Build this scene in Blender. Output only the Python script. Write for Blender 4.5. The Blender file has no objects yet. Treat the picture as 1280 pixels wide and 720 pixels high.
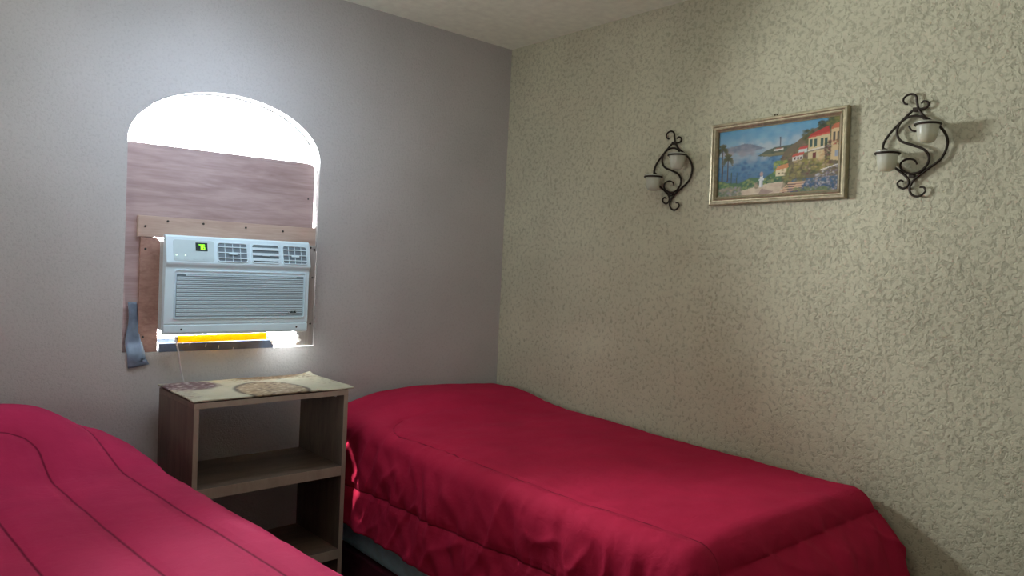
import bpy, bmesh, math, random
import numpy as np
from mathutils import Vector, Matrix, noise
random.seed(4)
SC = bpy.context.scene
COL = SC.collection
PI = math.pi

# ------------------------------------------------------------------ helpers
class MB:
    def __init__(s): s.v = []; s.f = []
    def add(s, vs, fs):
        b = len(s.v); s.v += [tuple(v) for v in vs]; s.f += [tuple(b + i for i in f) for f in fs]; return s
    def box(s, x0, x1, y0, y1, z0, z1, M=None):
        vs = [Vector(p) for p in ((x0,y0,z0),(x1,y0,z0),(x1,y1,z0),(x0,y1,z0),(x0,y0,z1),(x1,y0,z1),(x1,y1,z1),(x0,y1,z1))]
        if M is not None: vs = [M @ v for v in vs]
        return s.add(vs, [(0,3,2,1),(4,5,6,7),(0,1,5,4),(1,2,6,5),(2,3,7,6),(3,0,4,7)])
    def prism(s, poly, axis, a, b, M=None):
        """poly: list of 2D points; extruded along axis from a to b"""
        n = len(poly); vs = []
        for t in (a, b):
            for p, q in poly:
                v = {'x': (t, p, q), 'y': (p, t, q), 'z': (p, q, t)}[axis]
                v = Vector(v); vs.append(M @ v if M is not None else v)
        return s.add(vs, [tuple(range(n)), tuple(range(2*n-1, n-1, -1))] + [(i, i+n, (i+1) % n+n, (i+1) % n) for i in range(n)])
    def ring_prism(s, outer, inner, a, b, M=None):
        """frame between two same-length closed loops in local (u,v), depth w from a to b"""
        n = len(outer); vs = []
        for w in (a, b):
            for loop in (outer, inner):
                for p, q in loop:
                    v = Vector((p, q, w)); vs.append(M @ v if M is not None else v)
        o0, i0, o1, i1 = 0, n, 2*n, 3*n; fs = []
        for k in range(n):
            j = (k+1) % n
            fs += [(o0+k, i0+k, i0+j, o0+j), (o1+k, o1+j, i1+j, i1+k), (o0+k, o0+j, o1+j, o1+k), (i0+k, i1+k, i1+j, i0+j)]
        return s.add(vs, fs)
    def tube(s, pts, r, n=8, closed=False, M=None, taper=None):
        P = [Vector(p) for p in pts]; m = len(P); vs = []; fs = []
        t0 = (P[1]-P[0]).normalized()
        up = Vector((0,0,1)) if abs(t0.z) < .9 else Vector((1,0,0))
        nrm = (up - t0*up.dot(t0)).normalized()
        for i in range(m):
            if closed: t = (P[(i+1) % m]-P[i-1]).normalized()
            else: t = (P[min(i+1, m-1)]-P[max(i-1, 0)]).normalized()
            nrm = (nrm - t*nrm.dot(t)).normalized(); bn = t.cross(nrm)
            rr = r*(taper(i/(m-1)) if taper else 1)
            for k in range(n):
                a = 2*PI*k/n; v = P[i] + nrm*(rr*math.cos(a)) + bn*(rr*math.sin(a)); vs.append(M @ v if M is not None else v)
        for i in range(m if closed else m-1):
            for k in range(n):
                a = i*n+k; b = i*n+(k+1) % n; c = ((i+1) % m)*n+(k+1) % n; d = ((i+1) % m)*n+k
                fs.append((a, b, c, d))
        if not closed:
            fs += [tuple(range(n-1, -1, -1)), tuple((m-1)*n+k for k in range(n))]
        return s.add(vs, fs)
    def lathe(s, prof, c=(0,0,0), n=28, M=None, caps=True):
        vs = []; fs = []; m = len(prof)
        for r, z in prof:
            for k in range(n):
                a = 2*PI*k/n; v = Vector((c[0]+r*math.cos(a), c[1]+r*math.sin(a), c[2]+z)); vs.append(M @ v if M is not None else v)
        for i in range(m-1):
            for k in range(n): fs.append((i*n+k, i*n+(k+1) % n, (i+1)*n+(k+1) % n, (i+1)*n+k))
        if caps: fs += [tuple(range(n-1, -1, -1)), tuple((m-1)*n+k for k in range(n))]
        return s.add(vs, fs)
    def build(s, name, mat, parent=None, smooth=False, bevel=0, seg=2):
        me = bpy.data.meshes.new(name); me.from_pydata(s.v, [], s.f); me.validate()
        bm = bmesh.new(); bm.from_mesh(me); bmesh.ops.recalc_face_normals(bm, faces=bm.faces); bm.to_mesh(me); bm.free()
        o = bpy.data.objects.new(name, me); COL.objects.link(o)
        if mat: me.materials.append(mat)
        if parent: o.parent = parent
        if smooth:
            me.polygons.foreach_set('use_smooth', [True]*len(me.polygons))
        if bevel:
            b = o.modifiers.new('bevel', 'BEVEL'); b.width = bevel; b.segments = seg; b.limit_method = 'ANGLE'; b.angle_limit = math.radians(40)
        return o

def tag(o, label=None, cat=None, group=None, kind=None):
    if label: o['label'] = label
    if cat: o['category'] = cat
    if group: o['group'] = group
    if kind: o['kind'] = kind
    return o
def empty(name, loc=(0,0,0), rz=0, rot=None):
    o = bpy.data.objects.new(name, None); COL.objects.link(o); o.location = loc
    o.rotation_euler = rot if rot else (0, 0, rz); o.empty_display_size = .05
    return o
def copy_tree(o, parent=None):
    c = o.copy(); COL.objects.link(c)
    if parent: c.parent = parent
    for ch in list(o.children): copy_tree(ch, c)
    return c
def spline(pts, n=10, closed=False):
    P = [Vector(p) for p in pts]; m = len(P); out = []
    for i in range(m if closed else m-1):
        if closed: p0, p1, p2, p3 = P[i-1], P[i], P[(i+1) % m], P[(i+2) % m]
        else: p0, p1, p2, p3 = P[max(i-1, 0)], P[i], P[i+1], P[min(i+2, m-1)]
        for k in range(n):
            t = k/n
            out.append(.5*((2*p1)+(p2-p0)*t+(2*p0-5*p1+4*p2-p3)*t*t+(3*p1-p0-3*p2+p3)*t**3))
    if not closed: out.append(P[-1])
    return out
def rrect(x0, x1, y0, y1, r, n=5):
    o = []
    for cx, cy, a in ((x1-r, y1-r, 0), (x0+r, y1-r, PI/2), (x0+r, y0+r, PI), (x1-r, y0+r, 1.5*PI)):
        for k in range(n+1):
            b = a+PI/2*k/n; o.append((cx+r*math.cos(b), cy+r*math.sin(b)))
    return o

# ------------------------------------------------------------------ materials
def nodes(name):
    m = bpy.data.materials.new(name); m.use_nodes = True
    nt = m.node_tree; b = nt.nodes['Principled BSDF']
    return m, nt, b
def N(nt, typ, **kw):
    n = nt.nodes.new(typ)
    for k, v in kw.items():
        if k in n.inputs: n.inputs[k].default_value = v
        else: setattr(n, k, v)
    return n
def L(nt, a, b): nt.links.new(a, b)
def ramp(nt, fac, stops):
    r = nt.nodes.new('ShaderNodeValToRGB'); L(nt, fac, r.inputs['Fac'])
    el = r.color_ramp.elements
    while len(el) < len(stops): el.new(.5)
    for e, (p, c) in zip(el, stops):
        e.position = p; e.color = (c if len(c) == 4 else (*c, 1)) if not isinstance(c, float) else (c, c, c, 1)
    return r
def coords(nt, kind='Object', scale=(1,1,1)):
    t = nt.nodes.new('ShaderNodeTexCoord'); mp = nt.nodes.new('ShaderNodeMapping'); mp.inputs['Scale'].default_value = scale
    L(nt, t.outputs[kind], mp.inputs['Vector']); return mp.outputs['Vector']
def plain(name, col, rough=.5, metal=0, var=.06, vscale=25, bump=0, bscale=200, spec=.5):
    m, nt, b = nodes(name)
    v = coords(nt); n = N(nt, 'ShaderNodeTexNoise', Scale=vscale, Detail=3.0); L(nt, v, n.inputs['Vector'])
    lo = tuple(c*(1-var) for c in col); hi = tuple(min(1, c*(1+var)) for c in col)
    r = ramp(nt, n.outputs['Fac'], [(.3, lo), (.7, hi)]); L(nt, r.outputs['Color'], b.inputs['Base Color'])
    b.inputs['Roughness'].default_value = rough; b.inputs['Metallic'].default_value = metal
    b.inputs['Specular IOR Level'].default_value = spec
    if bump:
        n2 = N(nt, 'ShaderNodeTexNoise', Scale=bscale, Detail=3.0); L(nt, v, n2.inputs['Vector'])
        bp = N(nt, 'ShaderNodeBump', Strength=bump, Distance=.002); L(nt, n2.outputs['Fac'], bp.inputs['Height']); L(nt, bp.outputs['Normal'], b.inputs['Normal'])
    return m
def wood(name, dark, light, scale=(3,30,30), rough=.55, spec=.3, bump=.1):
    m, nt, b = nodes(name)
    v = coords(nt, 'Object', scale)
    n = N(nt, 'ShaderNodeTexNoise', Scale=1.6, Detail=6.0, Distortion=.9); L(nt, v, n.inputs['Vector'])
    n2 = N(nt, 'ShaderNodeTexNoise', Scale=9.0, Detail=3.0); L(nt, v, n2.inputs['Vector'])
    mx = N(nt, 'ShaderNodeMath', operation='MULTIPLY_ADD'); L(nt, n2.outputs['Fac'], mx.inputs[0]); mx.inputs[1].default_value = .35; L(nt, n.outputs['Fac'], mx.inputs[2])
    r = ramp(nt, mx.outputs[0], [(.45, dark), (.82, light)]); L(nt, r.outputs['Color'], b.inputs['Base Color'])
    b.inputs['Roughness'].default_value = rough; b.inputs['Specular IOR Level'].default_value = spec
    bp = N(nt, 'ShaderNodeBump', Strength=bump, Distance=.001); L(nt, mx.outputs[0], bp.inputs['Height']); L(nt, bp.outputs['Normal'], b.inputs['Normal'])
    return m
def stucco(name, col, col2, strength=.55, scale=80.0, pitc=.8):
    m, nt, b = nodes(name)
    v = coords(nt)
    big = N(nt, 'ShaderNodeTexNoise', Scale=2.2, Detail=3.0); L(nt, v, big.inputs['Vector'])
    n = N(nt, 'ShaderNodeTexNoise', Scale=scale, Detail=4.0, Roughness=.65, Distortion=.5); L(nt, v, n.inputs['Vector'])
    st = ramp(nt, n.outputs['Fac'], [(.40, 0.0), (.50, .8), (.62, 1.0)])
    f = N(nt, 'ShaderNodeTexNoise', Scale=160.0, Detail=3.0); L(nt, v, f.inputs['Vector'])
    h = N(nt, 'ShaderNodeMath', operation='MULTIPLY_ADD'); L(nt, f.outputs['Fac'], h.inputs[0]); h.inputs[1].default_value = .45; L(nt, st.outputs['Color'], h.inputs[2])
    pa = N(nt, 'ShaderNodeTexNoise', Scale=7.0, Detail=3.0); L(nt, v, pa.inputs['Vector'])
    par = ramp(nt, pa.outputs['Fac'], [(.32, .25), (.66, 1.0)])
    h2 = N(nt, 'ShaderNodeMath', operation='MULTIPLY'); L(nt, h.outputs[0], h2.inputs[0]); L(nt, par.outputs['Color'], h2.inputs[1])
    bp = N(nt, 'ShaderNodeBump', Strength=strength, Distance=.005); L(nt, h2.outputs[0], bp.inputs['Height']); L(nt, bp.outputs['Normal'], b.inputs['Normal'])
    r = ramp(nt, big.outputs['Fac'], [(.35, col2), (.65, col)])
    pit = N(nt, 'ShaderNodeMix', data_type='RGBA', blend_type='MULTIPLY'); pit.inputs[0].default_value = 1
    pr = ramp(nt, n.outputs['Fac'], [(.34, pitc), (.50, 1.0)])
    L(nt, r.outputs['Color'], pit.inputs[6]); L(nt, pr.outputs['Color'], pit.inputs[7])
    L(nt, pit.outputs[2], b.inputs['Base Color'])
    b.inputs['Roughness'].default_value = .75; b.inputs['Specular IOR Level'].default_value = .25
    return m
def vcol(name, rough=.6, spec=.3, bump=.15, bscale=300):
    m, nt, b = nodes(name)
    a = nt.nodes.new('ShaderNodeVertexColor'); a.layer_name = 'paint'
    L(nt, a.outputs['Color'], b.inputs['Base Color'])
    b.inputs['Roughness'].default_value = rough; b.inputs['Specular IOR Level'].default_value = spec
    v = coords(nt); n = N(nt, 'ShaderNodeTexNoise', Scale=bscale, Detail=2.0); L(nt, v, n.inputs['Vector'])
    bp = N(nt, 'ShaderNodeBump', Strength=bump, Distance=.001); L(nt, n.outputs['Fac'], bp.inputs['Height']); L(nt, bp.outputs['Normal'], b.inputs['Normal'])
    return m
def emit(name, col, s):
    m, nt, b = nodes(name)
    b.inputs['Base Color'].default_value = (*col, 1); b.inputs['Emission Color'].default_value = (*col, 1); b.inputs['Emission Strength'].default_value = s
    return m
def frosted(name, col, transp=.12, transl=.45):
    m, nt, b = nodes(name)
    b.inputs['Base Color'].default_value = (*col, 1); b.inputs['Roughness'].default_value = .25
    v = coords(nt); n = N(nt, 'ShaderNodeTexNoise', Scale=60.0); L(nt, v, n.inputs['Vector'])
    bp = N(nt, 'ShaderNodeBump', Strength=.1, Distance=.001); L(nt, n.outputs['Fac'], bp.inputs['Height']); L(nt, bp.outputs['Normal'], b.inputs['Normal'])
    tl = N(nt, 'ShaderNodeBsdfTranslucent'); tl.inputs['Color'].default_value = (*col, 1)
    tr = N(nt, 'ShaderNodeBsdfTransparent')
    a = N(nt, 'ShaderNodeMixShader'); a.inputs[0].default_value = transl; L(nt, b.outputs[0], a.inputs[1]); L(nt, tl.outputs[0], a.inputs[2])
    c = N(nt, 'ShaderNodeMixShader'); c.inputs[0].default_value = transp; L(nt, a.outputs[0], c.inputs[1]); L(nt, tr.outputs[0], c.inputs[2])
    L(nt, c.outputs[0], nt.nodes['Material Output'].inputs['Surface'])
    return m
def pane_glass(name):
    m, nt, b = nodes(name)
    tr = N(nt, 'ShaderNodeBsdfTransparent'); tr.inputs['Color'].default_value = (.97, .98, .98, 1)
    gl = N(nt, 'ShaderNodeBsdfGlossy', Roughness=.02)
    fr = N(nt, 'ShaderNodeFresnel', IOR=1.45)
    a = N(nt, 'ShaderNodeMixShader'); L(nt, fr.outputs[0], a.inputs[0]); L(nt, tr.outputs[0], a.inputs[1]); L(nt, gl.outputs[0], a.inputs[2])
    L(nt, a.outputs[0], nt.nodes['Material Output'].inputs['Surface'])
    return m
def quilt(name, col, sheen_col, nseam, sheen=.4):
    m, nt, b = nodes(name)
    dmin = None
    for i in range(nseam):
        at = N(nt, 'ShaderNodeAttribute', attribute_name='seam%d' % i)
        ab = N(nt, 'ShaderNodeMath', operation='ABSOLUTE'); L(nt, at.outputs['Fac'], ab.inputs[0])
        if dmin is None: dmin = ab
        else:
            mn = N(nt, 'ShaderNodeMath', operation='MINIMUM'); L(nt, dmin.outputs[0], mn.inputs[0]); L(nt, ab.outputs[0], mn.inputs[1]); dmin = mn
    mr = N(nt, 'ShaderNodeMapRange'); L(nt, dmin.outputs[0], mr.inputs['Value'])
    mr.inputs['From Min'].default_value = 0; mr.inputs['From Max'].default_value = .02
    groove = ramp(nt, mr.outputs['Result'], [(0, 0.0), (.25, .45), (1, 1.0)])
    seam_shade = ramp(nt, mr.outputs['Result'], [(0.06, .42), (.2, 1.0)])  # stitch line, with the groove's shade darkened into the base colour
    v = coords(nt)
    n = N(nt, 'ShaderNodeTexNoise', Scale=6.0, Detail=4.0); L(nt, v, n.inputs['Vector'])
    r = ramp(nt, n.outputs['Fac'], [(.3, tuple(c*.9 for c in col)), (.7, tuple(c*1.08 for c in col))])
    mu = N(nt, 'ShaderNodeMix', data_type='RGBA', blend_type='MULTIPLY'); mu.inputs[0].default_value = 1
    L(nt, r.outputs['Color'], mu.inputs[6]); L(nt, seam_shade.outputs['Color'], mu.inputs[7]); L(nt, mu.outputs[2], b.inputs['Base Color'])
    w = N(nt, 'ShaderNodeTexNoise', Scale=26.0, Detail=4.0, Distortion=1.2); L(nt, v, w.inputs['Vector'])
    hh = N(nt, 'ShaderNodeMath', operation='MULTIPLY_ADD'); L(nt, w.outputs['Fac'], hh.inputs[0]); hh.inputs[1].default_value = .5; L(nt, groove.outputs['Color'], hh.inputs[2])
    bp = N(nt, 'ShaderNodeBump', Strength=.6, Distance=.006); L(nt, hh.outputs[0], bp.inputs['Height']); L(nt, bp.outputs['Normal'], b.inputs['Normal'])
    b.inputs['Roughness'].default_value = .8; b.inputs['Specular IOR Level'].default_value = .08
    b.inputs['Sheen Weight'].default_value = sheen; b.inputs['Sheen Roughness'].default_value = .45; b.inputs['Sheen Tint'].default_value = (*sheen_col, 1)
    return m

M = {}
M['wall'] = stucco('cream_stucco', (.60, .57, .42), (.52, .49, .36), .58, 66.0, .70)
M['wall_window'] = stucco('cream_stucco_window_side', (.535, .505, .49), (.48, .455, .44), .25, 110.0, .9)
M['wall_dim'] = plain('tan_paint_low_bounce', (.30, .26, .22), .8, bump=.2)  # for the unseen front wall, darkened to cut light bounced onto the bed foot
M['ceiling'] = plain('ceiling_paint', (.86, .89, .76), .9, bump=.25, bscale=70, spec=.2)
M['floor'] = plain('floor_tile', (.32, .25, .19), .6, bump=.1)
M['ply'] = wood('plywood', (.34, .235, .225), (.49, .37, .36), (2.0, 20, 16))
M['batten'] = wood('pine_batten', (.44, .31, .25), (.57, .42, .35), (2.5, 20, 26))
M['plank'] = wood('reddish_plank', (.29, .155, .12), (.41, .24, .19), (14, 20, 30))
M['greyplank'] = wood('weathered_grey_plank', (.36, .32, .29), (.50, .46, .43), (30, 20, 3))
M['screw'] = plain('screw_steel', (.06, .055, .05), .5, .6)
M['tape'] = plain('grey_blue_tape', (.17, .22, .30), .45, var=.25, bump=.5, bscale=60)
M['ac'] = plain('ac_plastic', (.70, .86, .94), .42, var=.02, vscale=6)
M['ac_panel'] = plain('ac_panel_plastic', (.57, .71, .75), .35, var=.03)
M['ac_side'] = plain('ac_metal_case', (.52, .57, .58), .4, .2)
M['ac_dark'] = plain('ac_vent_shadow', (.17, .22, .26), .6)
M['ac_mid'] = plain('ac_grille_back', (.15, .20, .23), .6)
M['display'] = plain('display_window', (.03, .05, .05), .15)
M['digit'] = emit('green_digits', (.28, 1.0, .02), 2.2)
M['led'] = emit('indicator_light', (.75, 1.0, .75), 1.6)
M['cord'] = plain('white_cord', (.62, .60, .62), .5)
M['yellow'] = frosted('yellow_plastic', (1, .62, .004), 0, .45)
M['strip'] = plain('dark_metal_track', (.10, .12, .17), .4, .3, var=.25)
M['tick'] = plain('pale_paint_marks', (.6, .62, .65), .6)
M['foam'] = frosted('white_foam', (.80, .78, .74), .1, .4)
M['shelf'] = wood('laminate_brown', (.095, .066, .052), (.155, .11, .085), (20, 20, 3), .5)
M['shelf_flat'] = wood('laminate_brown_board', (.095, .060, .045), (.165, .11, .078), (3, 20, 20), .38)
M['edge'] = wood('laminate_edge_band', (.33, .255, .21), (.40, .32, .26), (12, 12, 4), .5, bump=.03)
M['iron'] = plain('wrought_iron', (.035, .026, .02), .45, .7, bump=.3, bscale=120)
M['cup'] = frosted('frosted_glass', (.76, .76, .66), .34, .35)
M['wax'] = plain('candle_wax', (.95, .74, .16), .5)
M['wick'] = plain('candle_wick', (.05, .04, .03), .9)
M['gilt'] = plain('champagne_gilt', (.48, .42, .29), .36, .7, var=.2, vscale=60, bump=.15, bscale=150)
M['giltdark'] = plain('dark_gilt_lip', (.20, .15, .08), .45, .5)
M['nail'] = plain('brass_hook', (.10, .07, .04), .4, .8)
M['paint'] = vcol('oil_paint', .45, .35, .3, 260)
M['mat'] = vcol('printed_cloth', .85, .1, .4, 220)
M['sheet'] = plain('blue_sheet', (.42, .68, .84), .8, var=.1, bump=.4, bscale=30)
M['skirt'] = plain('maroon_base_fabric', (.13, .018, .05), .85, var=.2, bump=.3, bscale=60)
M['bedleg'] = plain('black_bed_leg', (.03, .03, .03), .5)
M['pane'] = pane_glass('window_glass')
M['alu'] = plain('white_window_frame', (.75, .76, .76), .4)
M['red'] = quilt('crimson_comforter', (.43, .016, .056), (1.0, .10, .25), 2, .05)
M['red_haze'] = quilt('crimson_comforter_hazed', (.48, .025, .098), (1.0, .12, .34), 4, .15)  # same crimson made pinker: glare haze over the left bed put into the colour

# ------------------------------------------------------------------ room shell
XL, YF, CH = -3.45, -3.9, 2.44
def struct(o): o['kind'] = 'structure'; return o
struct(MB().box(XL-.1, .1, YF-.1, .14, -.1, 0).build('floor', M['floor']))
struct(MB().box(XL-.1, .1, YF-.1, .14, CH, CH+.1).build('ceiling', M['ceiling']))
struct(MB().box(0, .1, YF-.1, .14, 0, CH).build('wall_right', M['wall']))
struct(MB().box(XL-.1, XL, YF-.1, .14, 0, CH).build('wall_left', M['wall_window']))
struct(MB().box(XL, 0, YF-.1, YF, 0, CH).build('wall_front', M['wall_dim']))
# wall with the arched opening
OX0, OX1, OZ0, SP, AH, TH = -1.72, -1.0, 1.005, 1.755, .215, .09
oc, oa = (OX0+OX1)/2, (OX1-OX0)/2
def arch_pts(n=40, off=0):
    return [(oc-(oa-off)*math.cos(PI*k/n), SP+(AH-off)*math.sin(PI*k/n)) for k in range(n+1)]
w = MB(); ap = arch_pts(48)
for y in (0, TH):
    w.add([(XL,y,0),(OX0,y,0),(OX0,y,CH),(XL,y,CH)], [(0,1,2,3)])
    w.add([(OX1,y,0),(0,y,0),(0,y,CH),(OX1,y,CH)], [(0,1,2,3)])
    w.add([(OX0,y,0),(OX1,y,0),(OX1,y,OZ0),(OX0,y,OZ0)], [(0,1,2,3)])
    for (xa, za), (xb, zb) in zip(ap[:-1], ap[1:]):
        w.add([(xa,y,za),(xb,y,zb),(xb,y,CH),(xa,y,CH)], [(0,1,2,3)])
loop = [(OX0, OZ0)] + ap + [(OX1, OZ0)]
for i in range(len(loop)):
    (xa, za), (xb, zb) = loop[i], loop[(i+1) % len(loop)]
    w.add([(xa,0,za),(xb,0,zb),(xb,TH,zb),(xa,TH,za)], [(0,1,2,3)])
me = bpy.data.meshes.new('wall_back'); me.from_pydata(w.v, [], w.f)
bm = bmesh.new(); bm.from_mesh(me); bmesh.ops.remove_doubles(bm, verts=bm.verts, dist=1e-5); bmesh.ops.recalc_face_normals(bm, faces=bm.faces); bm.to_mesh(me); bm.free()
me.materials.append(M['wall_window'])
wb = bpy.data.objects.new('wall_back', me); COL.objects.link(wb); struct(wb)
# glazing of the arch
win = struct(empty('window_1', (oc, .058, SP)))
def arch_loop(off, base): return [(x-oc, z-SP) for x, z in arch_pts(40, off)] + [(oa-off, base), (-(oa-off), base)]
My = Matrix(((1,0,0,0),(0,0,1,0),(0,1,0,0),(0,0,0,1)))   # (u,v,w) -> (x, depth, z)
fr = MB().ring_prism(arch_loop(.001, -.03), arch_loop(.005, -.02), -.008, .008, My).build('window_frame', M['alu'], win)
MB().prism(arch_loop(.004, -.022), 'y', -.002, .002).build('window_pane', M['pane'], win)

# ------------------------------------------------------------------ boards closing the window
def screws(parent, pts, y, r=.004):
    for (x, z) in pts:
        MB().lathe([(r*.3, -.001), (r, -.001), (r, .0015), (r*.5, .002)], n=10, M=Matrix.Translation((x, y, z)) @ Matrix.Rotation(PI/2, 4, 'X')).build('screw', M['screw'], parent)
r_ = .03
poly = [(OX0+.004, 1.0055), (OX0+.004, 1.752), (OX1-.004-r_, 1.756)] + [(OX1-.004-r_+r_*math.sin(a), 1.756-r_+r_*math.cos(a)) for a in (PI/8, PI/4, 3*PI/8)] + [(OX1-.004, 1.756-r_), (OX1-.004, 1.44), (OX1-.1, 1.425), (-1.618, 1.425), (-1.618, 1.0055)]
ply = MB().prism([(x-oc, z-1.45) for x, z in poly], 'y', 0, .012).build('plywood_panel', M['ply'], bevel=.001); ply.location = (oc, .0355, 1.45)
tag(ply, 'reddish plywood sheet closing the window below the bright arched glass', 'board')
screws(ply, [(.33, .16), (.335, .02)], -.001, .003)
bat = MB().box(-.333, .348, -.009, .009, -.0375, .038).build('wood_batten', M['batten'], bevel=.0015); bat.location = (-1.342, .025, 1.455); bat.rotation_euler = (0, math.radians(.3), 0)
tag(bat, 'horizontal pale wood batten just above the air conditioner', 'board')
screws(bat, [(-.31, .0), (-.235, .023), (-.11, .023), (.05, .02), (.2, .016)], -.0105)
pk = MB().prism([(-.028, -.206), (.0375, -.206), (.0375, .194), (.0255, .2066), (-.028, .2066)], 'y', -.008, .008).build('wood_plank', M['plank'], bevel=.0015); pk.location = (-1.637, .026, 1.211)
tag(pk, 'vertical reddish-brown wood plank left of the air conditioner', 'board')
screws(pk, [(-.012, .165), (-.012, -.15)], -.0095)
gp = MB().box(-.037, .037, -.009, .009, -.205, .207).build('wood_plank', M['greyplank'], bevel=.0015); gp.location = (-1.038, .013, 1.213)
tag(gp, 'vertical weathered grey plank right of the air conditioner', 'board')
screws(gp, [(.012, .197), (.028, .19), (.024, .075), (.022, -.115)], -.0105)
# hanging tape strip
tp = MB(); nt_ = 26; vs = []; fs = []
for i in range(nt_+1):
    t = i/nt_; z = 1.185-.232*t
    xa = -1.699+.004*math.sin(t*7)-.004*t; xb = -1.672+.026*min(1, t*1.6)-.006*math.sin(t*4)
    if t > .9: xb += .01*(t-.9)/.1
    for j in range(7):
        u = j/6
        k_ = max(0, min(1, (z-.998)/.05)); k_ = k_*k_*(3-2*k_)
        y = -.005+.028*k_ - .006*math.sin(u*PI)*(.4+.6*math.sin(t*9)**2) - .003*math.sin(u*5+t*6)**2
        vs.append((xa+(xb-xa)*u+1.675, y, z-1.07-(.012*u if t > .9 else 0)*(-1)))
for i in range(nt_):
    for j in range(6):
        a = i*7+j; fs.append((a, a+1, a+8, a+7))
tp.add(vs, fs); to = tp.build('tape_strip', M['tape'], smooth=True); to.location = (-1.675, 0, 1.07)
so = to.modifiers.new('thick', 'SOLIDIFY'); so.thickness = .0015
tag(to, 'crumpled blue-grey tape strip hanging from the lower left window edge', 'tape')

# ------------------------------------------------------------------ air conditioner
AX0, AX1, AZ0, AZ1 = -1.607, -1.066, 1.072, 1.43
ac = empty('air_conditioner', (-1.3365, 0, AZ0))
tag(ac, 'white window air conditioner with a green 76 display, mounted in the boarded window', 'air conditioner')
hw = (AX1-AX0)/2
MB().box(-hw+.008, hw-.006, -.05, .36, .012, .343).build('casing', M['ac_side'], ac, bevel=.004)
# moulded front: profile swept across the width
prof = [(-.045, 0), (-.072, .004), (-.076, .012), (-.076, .036), (-.072, .039), (-.076, .042), (-.078, .245), (-.088, .256), (-.090, .262), (-.068, .352), (-.062, .358), (-.045, .358)]
MB().prism(prof, 'x', -hw, hw).build('front_panel', M['ac'], ac, bevel=.0025, seg=3)
# grille: raised border, dark backing, slats
gx0, gx1, gz0, gz1 = -hw+.030, hw-.016, .060, .236
Mg = Matrix.Translation((0, -.0765, 0)) @ Matrix(((1,0,0,0),(0,0,-1,0),(0,1,0,0),(0,0,0,1)))   # (u,v,w)->(x, -w, z)
gr = MB().ring_prism(rrect(gx0, gx1, gz0, gz1, .008), rrect(gx0+.004, gx1-.004, gz0+.004, gz1-.004, .006), 0, .005, Mg).build('grille', M['ac'], ac, bevel=.001)
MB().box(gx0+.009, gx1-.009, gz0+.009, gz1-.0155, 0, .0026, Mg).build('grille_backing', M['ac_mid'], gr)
sl = MB(); ns = 21; pitch = (gz1-gz0-.026)/ns
for k in range(ns):
    z = gz0+.010+k*pitch
    Ms = Mg @ Matrix.Translation((0, z+pitch*.5, .004)) @ Matrix.Rotation(math.radians(8), 4, 'X')
    x0, x1 = gx0+.009, gx1-.009
    if k == ns-1: x0 += .03; x1 -= .03
    sl.box(x0, x1, -pitch*.27, pitch*.27, -.0016, .0016, Ms)
sl.build('grille_slats', M['ac'], gr)
# sloped control band
d0 = Vector((0, -.090, .262)); d1 = Vector((0, -.068, .352)); vv = (d1-d0).normalized(); nn = Vector((1,0,0)).cross(vv).normalized()
blen = (d1-d0).length
Mb = Matrix(((1, vv.x, nn.x, 0), (0, vv.y, nn.y, d0.y), (0, vv.z, nn.z, d0.z), (0,0,0,1)))
bu = lambda f: -hw+f*2*hw
cp = MB().prism(rrect(bu(.045), bu(.305), .006, blen-.010, .008), 'z', -.001, .0015, Mb).build('control_panel', M['ac_panel'], ac)
dp = MB().box(bu(.185), bu(.262), .044, blen-.018, .0012, .0028, Mb).build('display', M['display'], cp, bevel=.0006)
def seg_digit(ch, x, y, w_, h_, b, Mx):
    on = {'7': 'abc', '6': 'afedcg'}[ch]; t = .0022
    S = {'a': (x, x+w_, y+h_-t, y+h_), 'g': (x, x+w_, y+h_/2-t/2, y+h_/2+t/2), 'd': (x, x+w_, y, y+t), 'b': (x+w_-t, x+w_, y+h_/2, y+h_), 'c': (x+w_-t, x+w_, y, y+h_/2), 'f': (x, x+t, y+h_/2, y+h_), 'e': (x, x+t, y, y+h_/2)}
    for k in on: b.box(S[k][0], S[k][1], S[k][2], S[k][3], .0028, .0034, Mx)
dg = MB(); seg_digit('7', bu(.206), .049, .0085, .019, dg, Mb); seg_digit('6', bu(.228), .049, .0085, .019, dg, Mb)
dg.build('digits', M['digit'], dp)
for f in (.062, .118):
    MB().lathe([(.0022, 0), (.0022, .001), (.001, .0015)], n=10, M=Mb @ Matrix.Translation((bu(f), .026, .0015))).build('indicator_light', M['led'], cp)
for f in (.065, .125, .185, .245):
    MB().prism(rrect(bu(f)-.008, bu(f)+.008, .012, .019, .003), 'z', .001, .0024, Mb).build('button', M['ac_panel'], cp)
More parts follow.
